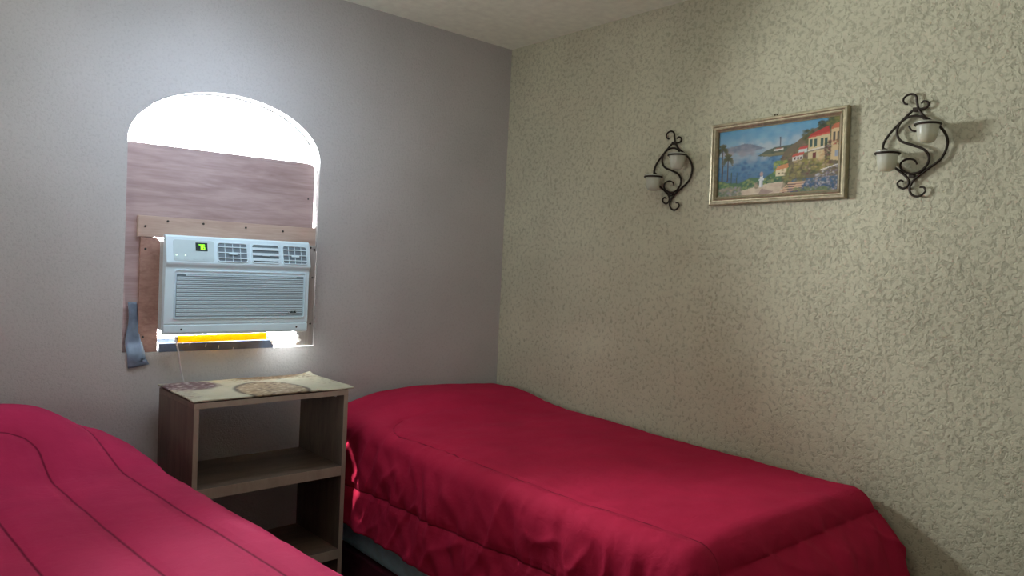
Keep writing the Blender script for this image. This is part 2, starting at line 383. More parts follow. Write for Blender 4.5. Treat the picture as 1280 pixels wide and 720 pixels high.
for vi, (f0, f1, flat) in enumerate(((.325, .535, 0), (.560, .765, 1), (.785, .975, 0))):
    u0, u1, v0, v1 = bu(f0), bu(f1), .006, blen-.012
    vt = MB().ring_prism(rrect(u0, u1, v0, v1, .010), rrect(u0+.004, u1-.004, v0+.004, v1-.004, .007), 0, .004, Mb).build('air_vent', M['ac'], ac, bevel=.001)
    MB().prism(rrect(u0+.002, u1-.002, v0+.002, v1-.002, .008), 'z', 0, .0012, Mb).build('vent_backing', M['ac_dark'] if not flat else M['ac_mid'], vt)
    lv = MB()
    for k in range(3):
        v = v0+(v1-v0)*(k+.75)/3.6
        lv.box(u0+.004, u1-.004, v-(.0016 if not flat else .006), v+(.0016 if not flat else .004), .0025, .0045, Mb)
    if not flat:
        for k in range(1, 4):
            u = u0+(u1-u0)*k/4; lv.box(u-.001, u+.001, v0+.004, v1-.004, .001, .0028, Mb)
    lv.build('louvre', M['ac'], vt)
    um = (u0+u1)/2; vm = v0+(v1-v0)*.42
    MB().prism(rrect(um-.016, um+.016, vm-.003, vm+.003, .002), 'z', .004, .007, Mb).build('louvre_tab', M['ac'], vt, bevel=.0006)
# badge: oval ring with a scrawl of lettering strokes
bgx, bgz = gx1-.050, gz0+.022
el = [(bgx+.019*math.cos(a), bgz+.006*math.sin(a), .0066) for a in [2*PI*k/28 for k in range(26)]]
bd = MB().tube(el, .0008, 6, M=Mg).build('logo_badge', M['ac_side'], ac)
lt = MB()
for k, (dx, hh) in enumerate(((-.012, .006), (-.008, .003), (-.004, .005), (0, .003), (.004, .003), (.008, .006), (.012, .003))):
    lt.box(bgx+dx-.0013, bgx+dx+.0013, bgz-.004, bgz-.004+hh*1.4, .0058, .0072, Mg)
lt.box(bgx-.010, bgx+.012, bgz-.0012, bgz, .0058, .0070, Mg)
lt.build('logo_lettering', M['display'], bd)
screws_ac = [(-hw+.060, .022), (hw-.046, .022)]
for (x, z) in screws_ac:
    MB().lathe([(.0035, 0), (.0035, .0015), (.001, .002)], n=12, M=Mg @ Matrix.Translation((x, z, -.001))).build('screw', M['screw'], ac)
MB().tube(spline([(-hw+.046, -.03, .012), (-hw+.05, -.055, -.02), (-hw+.062, -.045, -.06), (-hw+.078, -.022, -.12), (-hw+.092, -.014, -.172), (-hw+.10, -.0095, -.21), (-hw+.103, -.0085, -.35), (-hw+.10, -.0085, -.70)], 8), .0032, 8).build('power_cord', M['cord'], ac, smooth=True)

# things wedged in the gap under the unit
yb = MB().prism(rrect(-.014, .014, -.013, .013, .005), 'x', -.166, .166).build('yellow_bar', M['yellow'], bevel=.002); yb.location = (-1.377, -.0165, 1.0545); yb.rotation_euler = (0, math.radians(-.6), 0)
tag(yb, 'bright yellow plastic bar wedged under the air conditioner', 'bar')
MB().box(-.172, -.166, -.010, .010, -.009, .009).build('end_cap', M['strip'], yb)
ts = MB().prism([(-.012, 0), (.030, 0), (.030, .046), (.018, .046), (.010, .034), (-.012, .031)], 'x', -.212, .215).build('metal_track', M['strip'], bevel=.0015); ts.location = (-1.385, .0135, 1.0052)
tag(ts, 'dark blue-grey metal track with pale marks along the window sill', 'track')
for x in (-.135, -.11, -.052, -.004, .052, .09, .15):
    MB().box(x, x+.0025, -.0135, -.012, .004, .017, Matrix.Rotation(.18, 4, 'Y')).build('pale_mark', M['tick'], ts)
fo = bpy.data.meshes.new('foam_wad'); bm = bmesh.new(); bmesh.ops.create_icosphere(bm, subdivisions=4, radius=1)
for v in bm.verts:
    d = 1+.35*noise.noise(v.co*1.7+Vector((3,1,2)))+.16*noise.noise(v.co*4)
    v.co = Vector((v.co.x*.055*d, v.co.y*.022*d, v.co.z*.026*d))
bm.to_mesh(fo); bm.free(); fo.materials.append(M['foam'])
fw = bpy.data.objects.new('foam_wad', fo); COL.objects.link(fw); fw.location = (-1.125, -.002, 1.035)
for p in fo.polygons: p.use_smooth = True
tag(fw, 'crumpled white packing foam stuffed under the right end of the air conditioner', 'packing')

# ------------------------------------------------------------------ shelf unit
W_, D_, H_ = .559, .338, .889; T_ = .017
bc = empty('shelf_unit', (-1.60, -.405, 0), math.radians(1.95))
tag(bc, 'brown laminate open shelf unit standing between the two beds', 'shelf unit')
def panel(name, x0, x1, y0, y1, z0, z1, mat, label=None):
    o = MB().box(x0, x1, y0+.0012, y1, z0, z1).build(name, mat, bc, bevel=.0008)
    MB().box(x0+.0004, x1-.0004, y0-.0003, y0+.0012, z0+.0004, z1-.0004).build('edge_band', M['edge'], o)
    return o
panel('side_panel', 0, T_, 0, D_, 0, H_-.019, M['shelf'])
panel('side_panel', W_-T_, W_, 0, D_, 0, H_-.019, M['shelf'])
panel('top_panel', 0, W_, 0, D_, H_-.019, H_, M['shelf_flat'])
for z in (.606, .293):
    o = MB().box(T_, W_-T_, .0015, D_-.004, z-.018, z).build('shelf', M['shelf_flat'], bc, bevel=.0008)
    MB().box(T_+.0004, W_-T_-.0004, 0, .016, z-.036, z-.0004).build('shelf_lip', M['edge'], o)
panel('bottom_shelf', T_, W_-T_, .0, D_-.004, .06, .078, M['shelf_flat'])
MB().lathe([(.004, 0), (.004, .002), (.001, .003)], n=10, M=Matrix.Translation((W_-T_-.03, .010, H_-.0215)) @ Matrix.Rotation(PI, 4, 'X')).build('shelf_screw', M['tick'], bc)

# painted grids (canvas, cloth)
def painted_grid(name, nu, nv, fpos, img, mat, parent=None):
    """img: (nv,nu,3) linear colours, row 0 = bottom"""
    vs = []; fs = []
    for j in range(nv+1):
        for i in range(nu+1): vs.append(fpos(i/nu, j/nv))
    for j in range(nv):
        for i in range(nu):
            a = j*(nu+1)+i; fs.append((a, a+1, a+nu+2, a+nu+1))
    me = bpy.data.meshes.new(name); me.from_pydata(vs, [], fs)
    ca = me.color_attributes.new('paint', 'FLOAT_COLOR', 'POINT')
    big = np.ones((nv+1, nu+1, 4), np.float32)
    jj = np.minimum(np.arange(nv+1), nv-1); ii = np.minimum(np.arange(nu+1), nu-1)
    big[..., :3] = img[jj][:, ii]
    ca.data.foreach_set('color', big.ravel())
    me.materials.append(mat); me.polygons.foreach_set('use_smooth', [True]*len(me.polygons))
    o = bpy.data.objects.new(name, me); COL.objects.link(o)
    if parent: o.parent = parent
    return o
def s2l(c): c = np.asarray(c, float)/255; return np.where(c <= .04045, c/12.92, ((c+.055)/1.055)**2.4)
class Painter:
    def __init__(s, nu, nv, col, asp):
        s.nu, s.nv, s.asp = nu, nv, asp
        s.im = np.tile(s2l(col), (nv, nu, 1)).astype(float)
        s.U, s.V = np.meshgrid((np.arange(nu)+.5)/nu, (np.arange(nv)+.5)/nv); s.rng = np.random.default_rng(7)
    def mix(s, mask, col, a=1.0):
        m = np.clip(mask, 0, 1)[..., None]*a; s.im = s.im*(1-m)+s2l(col)*m
    def grad(s, v0, v1, c0, c1):
        m = (s.V >= v0) & (s.V < v1); t = np.clip((s.V-v0)/(v1-v0), 0, 1)[..., None]
        g = s2l(c0)*(1-t)+s2l(c1)*t; s.im = np.where(m[..., None], g, s.im)
    def poly(s, pts, col, a=1.0):
        ins = np.zeros(s.U.shape, bool); n = len(pts)
        for i in range(n):
            x0, y0 = pts[i]; x1, y1 = pts[(i+1) % n]
            c = (y0 > s.V) != (y1 > s.V)
            if y1 != y0: ins ^= c & (s.U < (x1-x0)*(s.V-y0)/(y1-y0)+x0)
        s.mix(ins.astype(float), col, a)
    def ell(s, u, v, ru, rv, col, a=1.0, soft=.35):
        d = np.sqrt(((s.U-u)/ru)**2+((s.V-v)/rv)**2); s.mix((1-d)/soft, col, a)
    def dabs(s, n, u0, u1, v0, v1, cols, r=(.006, .018), a=.85, fn=None):
        for _ in range(n):
            u = s.rng.uniform(u0, u1); v = s.rng.uniform(v0, v1)
            if fn and not fn(u, v): continue
            c = cols[s.rng.integers(len(cols))]; q = s.rng.uniform(*r)
            s.ell(u, v, q, q*s.asp*s.rng.uniform(.5, 1.0), c, a*s.rng.uniform(.6, 1), .6)
# cloth on the shelf
pm = Painter(150, 96, (184, 177, 156), 1.6)
pm.dabs(300, 0, 1, 0, 1, [(184, 182, 158), (168, 166, 138), (180, 174, 150)], (.02, .05), .4)
pm.ell(.52, .24, .222, .48, (52, 42, 42), 1, .10); pm.ell(.52, .24, .205, .45, (150, 132, 108), 1, .12)
pm.dabs(420, .32, .72, 0, .68, [(206, 190, 162), (112, 88, 68), (170, 150, 124), (84, 64, 54)], (.008, .018), .95, lambda u, v: ((u-.52)/.19)**2+((v-.24)/.42)**2 < 1)
pm.dabs(160, .3, .74, 0, .7, [(46, 36, 38), (66, 50, 48), (40, 50, 46)], (.006, .014), .9, lambda u, v: .86 < ((u-.52)/.205)**2+((v-.24)/.45)**2 < 1.1)
pm.ell(.14, .78, .19, .28, (96, 74, 76), 1, .25)
pm.dabs(200, 0, .34, .5, 1, [(160, 148, 150), (66, 44, 48), (190, 180, 178), (92, 70, 72)], (.008, .02), .9, lambda u, v: ((u-.14)/.19)**2+((v-.78)/.28)**2 < 1)
pm.dabs(120, 0, .09, .1, .62, [(120, 96, 92), (150, 130, 122), (96, 76, 74)], (.006, .014), .7)
pm.ell(.70, 1.04, .27, .26, (112, 92, 72), 1, .25)
pm.dabs(180, .42, .97, .78, 1, [(80, 60, 46), (146, 122, 94), (64, 48, 40)], (.008, .018), .9)
pm.dabs(60, .86, 1, .3, .95, [(120, 100, 80), (150, 134, 110), (100, 84, 70)], (.008, .018), .7)
MW, MD = .585, .348
def mat_pos(u, v):
    x = -MW/2+MW*u; y = -MD/2+MD*v; z = .004+.0022*noise.noise(Vector((x*9, y*9, 3)))+.0015*noise.noise(Vector((x*30, y*30, 5)))
    e = max(0, -x-MW/2+.02)
    z += 0*e
    if u > .93 and v > .9: z += .010*((u-.93)/.07)*((v-.9)/.1)
    if v < .05: z -= .002*(1-v/.05)
    return (x, y, z)
mt = painted_grid('table_cloth', 150, 96, mat_pos, pm.im, M['mat'])
mt.location = (-1.315, -.220, H_+.0008); mt.rotation_euler = (0, 0, math.radians(1.6))
so = mt.modifiers.new('thick', 'SOLIDIFY'); so.thickness = .005; so.offset = 1
tag(mt, 'cream cloth with brown flower print lying on top of the shelf unit', 'cloth')

# ------------------------------------------------------------------ beds and comforters
def rrdist(px, py, x0, x1, y0, y1, r):
    """signed distance to a rounded rectangle"""
    cx, cy = (x0+x1)/2, (y0+y1)/2; qx = abs(px-cx)-(x1-x0)/2+r; qy = abs(py-cy)-(y1-y0)/2+r
    return math.hypot(max(qx, 0), max(qy, 0))+min(max(qx, qy), 0)-r
def make_bed(name, loc, rz, hwid, length, ztop, label, sheet_z=.215):
    e = empty(name, loc, rz); tag(e, label, 'bed')
    mb = MB().box(-hwid, hwid, -length, -.02, sheet_z, ztop).build('mattress', M['sheet'], e, bevel=.05, seg=5)
    MB().box(-hwid+.005, hwid-.005, -length+.005, -.025, .085, sheet_z).build('box_spring', M['skirt'], e, bevel=.01)
    for sx in (-1, 1):
        for y in (-.1, -length+.08):
            MB().lathe([(.02, 0), (.024, .085)], (sx*(hwid-.07), y, 0), 16).build('leg', M['bedleg'], e)
    return e
def comforter(name, loc, rz, mat, hwid, length, z0, r, s0, s1, t1, seams, hump, flare, foot_bulge, tilt=0, step=.007, wall_side=None, wr=1.0, seed=0.0, skew=0):
    nu = int((s1-s0)/step); nv = int((t1-.015)/step)
    co = []; sd = [[] for _ in seams]; disp = []
    a = hwid-r; b = length-r
    for j in range(nv+1):
        t = .015+(t1-.015)*j/nv
        for i in range(nu+1):
            s = s0+(s1-s0)*i/nu
            # rounded hem corners
            es = max(0, abs(s)-a); et = max(0, t-b); sg = 1 if s > 0 else -1
            d = math.hypot(es, et)
            hz = hump(s, t)
            zt = z0+hz+tilt*t
            if d > 0:
                nx, ny = es/d, et/d
                fl = flare(sg)*nx*nx; lim = r*PI/2
                rr = r
                if d < lim: o = rr*math.sin(d/rr); h = rr*(1-math.cos(d/rr))
                else:
                    q = d-lim; o = rr+q*fl+foot_bulge*ny*ny*(1-math.exp(-q/.10)); h = rr+q*math.sqrt(max(0.2, 1-fl*fl))
                x = sg*(min(abs(s), a)+nx*o); y = min(t, b)+ny*o
                z = zt-h
                if d > lim: z += hz*(-.5)*min(1, (d-lim)/.25)*nx
            else:
                x, y, z = s, t, zt
            z = max(z, .05)
            co.append((x, -y, z))
            sk = s+skew*t
            dm = 9
            for k, sm in enumerate(seams):
                q = rrdist(sk, t, *sm[:5])
                if len(sm) > 6: q = abs(q)+.03*smooth((s-sm[6])/.12)*smooth((.75-t)/.2)
                sd[k].append(q); dm = min(dm, abs(q)/max(sm[5], 1e-3))
            puff = .011*(1-math.exp(-(dm/.05)))*(.3+.7*smooth(t/.45))
            drop = min(1, max(0, (d-.03)/.12))
            # wrinkles: broad on top, gathered across the drop
            P = Vector((s*2.2+seed, t*2.2, 1.3))
            n1 = noise.noise(P)*.006
            along = t if es > et else s
            gather = noise.noise(Vector((along*11+1.5*noise.noise(Vector((s*5, t*5, 7))), d*2.4, 4+seed)))*.011*drop
            diag = noise.noise(Vector(((s+t)*16, (s-t)*5, 9+seed)))*.0055*drop
            diag2 = (1-abs(noise.noise(Vector(((s*.5-t)*9, (s+t*.4)*3.2, 2+seed)))*2.2))
            diag2 = max(0, diag2)**3*.006*drop
            pucker = noise.noise(Vector((along*38, dm*6, 11)))*.0045*math.exp(-dm/.045)*(.55+drop)
            sm_ = noise.noise(Vector((s*9+seed, t*14, 2)))*.0022
            disp.append(puff+wr*(n1+gather+diag+diag2+pucker+sm_))
    fs = []
    for j in range(nv):
        for i in range(nu):
            k = j*(nu+1)+i; fs.append((k, k+nu+1, k+nu+2, k+1))
    me = bpy.data.meshes.new(name); me.from_pydata(co, [], fs); me.update()
    nrm = np.zeros(len(co)*3, np.float32); me.vertex_normals.foreach_get('vector', nrm); nrm = nrm.reshape(-1, 3)
    if nrm[len(co)//2][2] < 0: me.flip_normals(); nrm = -nrm
    C = np.array(co)+nrm*np.array(disp)[:, None]
    C[:, 1] = np.minimum(C[:, 1], -.022)
    if wall_side is not None: C[:, 0] = np.minimum(C[:, 0], wall_side)
    me.vertices.foreach_set('co', C.astype(np.float32).ravel()); me.update()
    for k in range(len(seams)):
        at = me.attributes.new('seam%d' % k, 'FLOAT', 'POINT'); at.data.foreach_set('value', np.array(sd[k], np.float32))
    me.polygons.foreach_set('use_smooth', [True]*len(me.polygons)); me.materials.append(mat)
    o = bpy.data.objects.new(name, me); COL.objects.link(o); o.location = loc; o.rotation_euler = (0, 0, rz)
    so = o.modifiers.new('thick', 'SOLIDIFY'); so.thickness = .014; so.offset = -1
    return o
def bump_box(s, t, cx, hw_, t0, t1_, p=2.6):
    tc, ht = (t0+t1_)/2, (t1_-t0)/2
    q = (abs(s-cx)/hw_)**p+(abs(t-tc)/ht)**p
    return max(0, 1-q)**.8 if q < 1 else 0
def smooth(x): x = max(0, min(1, x)); return x*x*(3-2*x)
# right bed, in the corner
RB = (-.490, 0, 0)
make_bed('twin_bed', RB, 0, .445, 1.83, .715, 'twin bed in the corner with blue sheet showing under its red comforter')
def hump_r(s, t):
    head = smooth((.62-t)/.42)*(.6+.4*smooth(t/.12+.3))
    lat = .045+.030*math.exp(-((s-.02)/.30)**2)
    side = 1-smooth((-s-.20)/.28)*.95
    return lat*head*side + .004*math.sin(t*3)
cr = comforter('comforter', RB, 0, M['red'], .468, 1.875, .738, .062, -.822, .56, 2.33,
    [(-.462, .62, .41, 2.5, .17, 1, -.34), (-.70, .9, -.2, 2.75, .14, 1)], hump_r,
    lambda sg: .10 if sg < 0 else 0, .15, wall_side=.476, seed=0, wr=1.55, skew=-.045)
tag(cr, 'crimson quilted comforter draped over the bed against the right wall', 'comforter')
# left bed, in the foreground
LB = (-2.225, -.025, 0); LA = math.radians(3.4)
make_bed('twin_bed', LB, LA, .445, 1.83, .715, 'twin bed at lower left, wholly covered by its red comforter')
def hump_l(s, t):
    head = smooth((.62-t)/.40)*(.62+.38*smooth(t/.16))
    lat = math.exp(-(abs(s-.02)/.42)**2.5)
    return .147*head*lat - .036*smooth((.55-t)/.35)*smooth((s-.2)/.18)
cl = comforter('comforter', LB, LA, M['red_haze'], .483, 1.90, .742, .10, -.80, .80, 2.3,
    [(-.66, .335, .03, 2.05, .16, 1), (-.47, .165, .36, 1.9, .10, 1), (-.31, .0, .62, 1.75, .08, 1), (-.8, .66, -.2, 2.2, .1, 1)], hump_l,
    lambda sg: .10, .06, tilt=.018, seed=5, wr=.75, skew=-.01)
tag(cl, 'crimson quilted comforter on the foreground bed at lower left', 'comforter')

# ------------------------------------------------------------------ framed painting on the right wall
Mw = Matrix(((0,0,-1,0),(-1,0,0,0),(0,1,0,0),(0,0,0,1)))       # wall frame: (u right, v up, w out of wall) -> world
pic = empty('framed_painting'); pic.matrix_world = Matrix.Translation((-.004, -1.462, 1.792)) @ Mw @ Matrix.Rotation(math.radians(1.3), 4, 'Z')
tag(pic, 'gilt-framed seaside village painting hanging between the two wall sconces', 'painting')
PW, PH = .513, .299
fr_ = MB()
def loopr(i): return [(PW/2-i, PH/2-i), (-PW/2+i, PH/2-i), (-PW/2+i, -PH/2+i), (PW/2-i, -PH/2+i)]
steps = [(0, 0), (0, .017), (.003, .021), (.009, .022), (.013, .018), (.016, .018), (.020, .021), (.023, .018), (.027, .013), (.027, .006)]
vs = []; fs = []
for i, w_ in steps: vs += [(x, y, w_) for x, y in loopr(i)]
for k in range(len(steps)-1):
    for c in range(4): fs.append((k*4+c, k*4+(c+1) % 4, (k+1)*4+(c+1) % 4, (k+1)*4+c))
fs += [(36+0, 0, 1, 37), (37, 1, 2, 38), (38, 2, 3, 39), (39, 3, 0, 36)]
fr_.add(vs, fs).build('picture_frame', M['gilt'], pic)
MB().ring_prism([(x, y) for x, y in loopr(.0265)], [(x, y) for x, y in loopr(.0305)], .007, .0115).build('frame_lip', M['giltdark'], pic)
MB().tube([(.006, PH/2-.004, .008), (.004, PH/2+.006, .012), (-.004, PH/2+.006, .012), (-.006, PH/2-.004, .008)], .0025, 8).build('hanging_hook', M['nail'], pic)
p = Painter(230, 124, (90, 130, 160), 1.85)
p.grad(.60, 1.01, (170, 178, 182), (72, 142, 182))
p.dabs(260, 0, 1, .66, 1, [(90, 150, 184), (110, 164, 190), (76, 138, 176), (130, 172, 190)], (.02, .06), .35)
p.dabs(60, .2, .7, .62, .78, [(186, 190, 190), (170, 182, 188)], (.02, .06), .4)
p.grad(.0, .62, (34, 62, 100), (108, 150, 176))
p.dabs(420, 0, .75, .25, .6, [(36, 84, 130), (52, 106, 150), (30, 70, 116), (74, 122, 158), (90, 134, 164)], (.008, .03), .5)
p.dabs(90, .05, .45, .5, .66, [(150, 164, 176), (126, 154, 174), (164, 168, 172)], (.02, .05), .4)
p.poly([(.04, .66), (.08, .735), (.16, .755), (.24, .78), (.30, .76), (.36, .72), (.42, .68), (.30, .655)], (112, 120, 134))
p.dabs(60, .06, .34, .67, .74, [(128, 130, 140), (100, 112, 128), (146, 144, 150)], (.01, .03), .5)
p.dabs(40, .04, .32, .60, .67, [(160, 150, 150), (138, 140, 148)], (.015, .035), .5)
p.poly([(.355, .575), (.42, .635), (.50, .675), (.60, .685), (.70, .70), (.70, .57), (.52, .545), (.42, .555)], (84, 92, 72))
p.dabs(160, .37, .7, .60, .69, [(58, 72, 52), (104, 92, 70), (74, 86, 60), (120, 108, 84)], (.006, .014), .8, lambda u, v: v < .60+.25*(u-.36) and v > .58)
p.poly([(.38, .585), (.62, .60), (.62, .565), (.45, .55)], (132, 122, 84), .8)
p.poly([(.49, .62), (.57, .63), (.57, .655), (.49, .645)], (214, 208, 196)); p.poly([(.50, .645), (.56, .65), (.56, .665), (.51, .66)], (150, 90, 66))
p.poly([(.538, .66), (.546, .66), (.546, .80), (.538, .80)], (82, 84, 92)); p.ell(.542, .80, .008, .016, (74, 74, 80))
# hillside, trees and houses on the right
p.poly([(.58, .60), (.66, .70), (.74, .80), (.80, .86), (.90, .93), (1, .97), (1, .2), (.55, .2), (.55, .5)], (110, 96, 72))
p.dabs(520, .55, 1, .25, .9, [(84, 92, 46), (120, 104, 66), (140, 130, 70), (66, 74, 40), (150, 112, 84), (104, 66, 54)], (.008, .02), .75, lambda u, v: v < .52+.95*(u-.57))
p.dabs(60, .72, .80, .72, .86, [(52, 58, 34), (78, 82, 44), (96, 90, 48)], (.01, .022), .8)
p.dabs(60, .84, .93, .84, .96, [(46, 54, 34), (66, 74, 42)], (.01, .022), .8)
p.dabs(70, .91, 1, .90, 1.0, [(96, 104, 48), (70, 80, 40), (130, 120, 62)], (.01, .022), .8)
p.poly([(.765, .46), (.765, .76), (.925, .80), (.925, .44)], (206, 186, 142))
p.poly([(.755, .74), (.785, .80), (.915, .885), (.925, .80), (.925, .775)], (176, 52, 42)); p.poly([(.755, .74), (.77, .765), (.925, .80), (.925, .775)], (206, 98, 74), .7)
for u in (.785, .822, .868, .90): p.poly([(u-.012, .615), (u-.012, .725), (u+.010, .73), (u+.010, .62)], (62, 84, 74))
p.poly([(.76, .585), (.935, .625), (.935, .605), (.76, .565)], (214, 206, 190)); p.poly([(.765, .565), (.93, .60), (.93, .585), (.765, .55)], (128, 112, 92))
p.poly([(.80, .42), (.80, .54), (.825, .545), (.825, .425)], (110, 44, 36)); p.dabs(40, .835, .9, .42, .56, [(214, 176, 124), (190, 150, 104)], (.008, .016), .6)
p.poly([(.935, .42), (.935, .84), (1, .855), (1, .40)], (204, 176, 132)); p.poly([(.93, .83), (.95, .895), (1, .915), (1, .845)], (188, 104, 70))
for u in (.957, .985): p.poly([(u-.008, .67), (u-.008, .79), (u+.008, .79), (u+.008, .67)], (84, 76, 66))
p.dabs(24, .945, 1, .62, .68, [(170, 60, 50), (80, 92, 50)], (.006, .012), .8); p.poly([(.965, .46), (.965, .54), (.995, .545), (.995, .465)], (150, 156, 168))
p.dabs(80, .895, .935, .38, .68, [(90, 52, 48), (66, 76, 42), (110, 66, 56)], (.008, .016), .85)
p.poly([(.69, .55), (.69, .60), (.755, .615), (.755, .56)], (198, 206, 200)); p.poly([(.685, .60), (.70, .635), (.76, .65), (.76, .61)], (192, 74, 66))
p.poly([(.645, .45), (.645, .51), (.725, .53), (.725, .465)], (210, 200, 188)); p.poly([(.635, .505), (.655, .55), (.735, .57), (.735, .53)], (190, 84, 66))
for u in (.662, .69, .71): p.poly([(u-.006, .465), (u-.006, .50), (u+.006, .505), (u+.006, .47)], (96, 70, 66))
p.dabs(130, .66, .92, .30, .46, [(170, 150, 84), (120, 120, 54), (150, 136, 70), (196, 170, 130)], (.01, .02), .7)
# shoreline shrubs
p.poly([(0, 0), (0, .27), (.1, .22), (.2, .20), (.3, .27), (.42, .25), (.5, .33), (.56, .42), (.62, .40), (.62, 0)], (72, 108, 70))
p.dabs(420, 0, .62, .08, .33, [(58, 96, 66), (110, 142, 72), (142, 158, 84), (80, 120, 92), (44, 74, 56), (166, 166, 96)], (.008, .02), .75, lambda u, v: v < .2+.22*max(0, u-.25)+.04*math.sin(u*30))
p.dabs(110, .50, .60, .30, .47, [(122, 146, 62), (160, 166, 78), (86, 116, 50)], (.01, .02), .75)
p.poly([(.515, .255), (.515, .345), (.60, .37), (.60, .26)], (222, 206, 168)); p.poly([(.505, .34), (.53, .40), (.61, .43), (.62, .37)], (206, 136, 88))
p.poly([(.535, .28), (.535, .31), (.548, .31), (.548, .28)], (110, 92, 80))
p.dabs(160, .56, .75, .12, .36, [(96, 96, 52), (132, 120, 64), (84, 76, 50), (150, 140, 84)], (.008, .02), .8)
# path, steps, flowers, urn on its plinth
p.poly([(.14, 0), (.18, .07), (.34, .13), (.46, .17), (.58, .18), (.56, .08), (.66, 0)], (206, 188, 162))
p.dabs(120, .2, .58, .01, .15, [(220, 202, 176), (182, 156, 136), (196, 172, 150)], (.01, .03), .5, lambda u, v: v < .06+.25*(u-.12))
p.poly([(.37, .02), (.40, .10), (.50, .05), (.42, .0)], (124, 92, 96), .6)
for k in range(4):
    p.poly([(.55+.02*k, .03+.035*k), (.56+.02*k, .06+.035*k), (.72+.01*k, .075+.03*k), (.72+.01*k, .05+.03*k)], (208, 172, 140)); p.poly([(.55+.02*k, .025+.035*k), (.72+.01*k, .048+.03*k), (.72+.01*k, .04+.03*k), (.55+.02*k, .015+.035*k)], (126, 84, 68))
p.dabs(420, .72, 1, .02, .36, [(120, 110, 122), (168, 160, 168), (88, 92, 78), (146, 130, 130), (70, 84, 92), (190, 182, 180)], (.006, .014), .8, lambda u, v: v < .12+.9*(u-.70))
p.poly([(.86, .30), (.99, .36), (.99, .35), (.86, .285)], (226, 218, 206))
p.dabs(120, .66, .95, .0, .07, [(96, 112, 66), (120, 128, 84), (80, 96, 70)], (.008, .018), .8)
p.dabs(170, 0, .22, .0, .14, [(146, 132, 112), (110, 122, 84), (168, 150, 130), (96, 104, 82), (150, 140, 146)], (.008, .02), .8)
p.ell(.352, .145, .02, .05, (150, 134, 108)); p.dabs(20, .335, .37, .11, .2, [(120, 110, 86), (176, 160, 130)], (.006, .012), .7)
p.poly([(.378, .12), (.378, .215), (.408, .22), (.408, .125)], (226, 226, 224)); p.poly([(.37, .215), (.374, .245), (.416, .25), (.416, .22)], (210, 214, 216)); p.poly([(.385, .245), (.38, .275), (.41, .28), (.406, .25)], (216, 216, 216)); p.ell(.395, .31, .017, .04, (176, 150, 142))
p.poly([(.395, .12), (.395, .215), (.408, .22), (.408, .125)], (170, 174, 184))
# palms and cypress poles on the left
for u, v in ((.045, .72), (.095, .57)):
    p.poly([(u-.006, .24), (u-.004, v), (u+.004, v), (u+.006, .24)], (74, 62, 50))
    for a in np.linspace(-.4, PI+.4, 13):
        for q in np.linspace(.2, 1, 6):
            p.ell(u+.045*q*math.cos(a), v+.10*q*math.sin(a)-.05*q*q*(1 if math.sin(a) < .7 else .4), .009, .016, [(82, 82, 34), (104, 96, 44), (62, 66, 32)][int(q*10) % 3], .75)
p.poly([(.125, .20), (.127, .37), (.133, .37), (.135, .20)], (60, 82, 70)); p.poly([(.175, .19), (.177, .36), (.183, .36), (.185, .19)], (60, 82, 70))
CWd, CHt = PW-.054, PH-.054
painted_grid('canvas', 230, 124, lambda u, v: (-CWd/2+CWd*u, -CHt/2+CHt*v, .008), p.im*.92, M['paint'], pic)

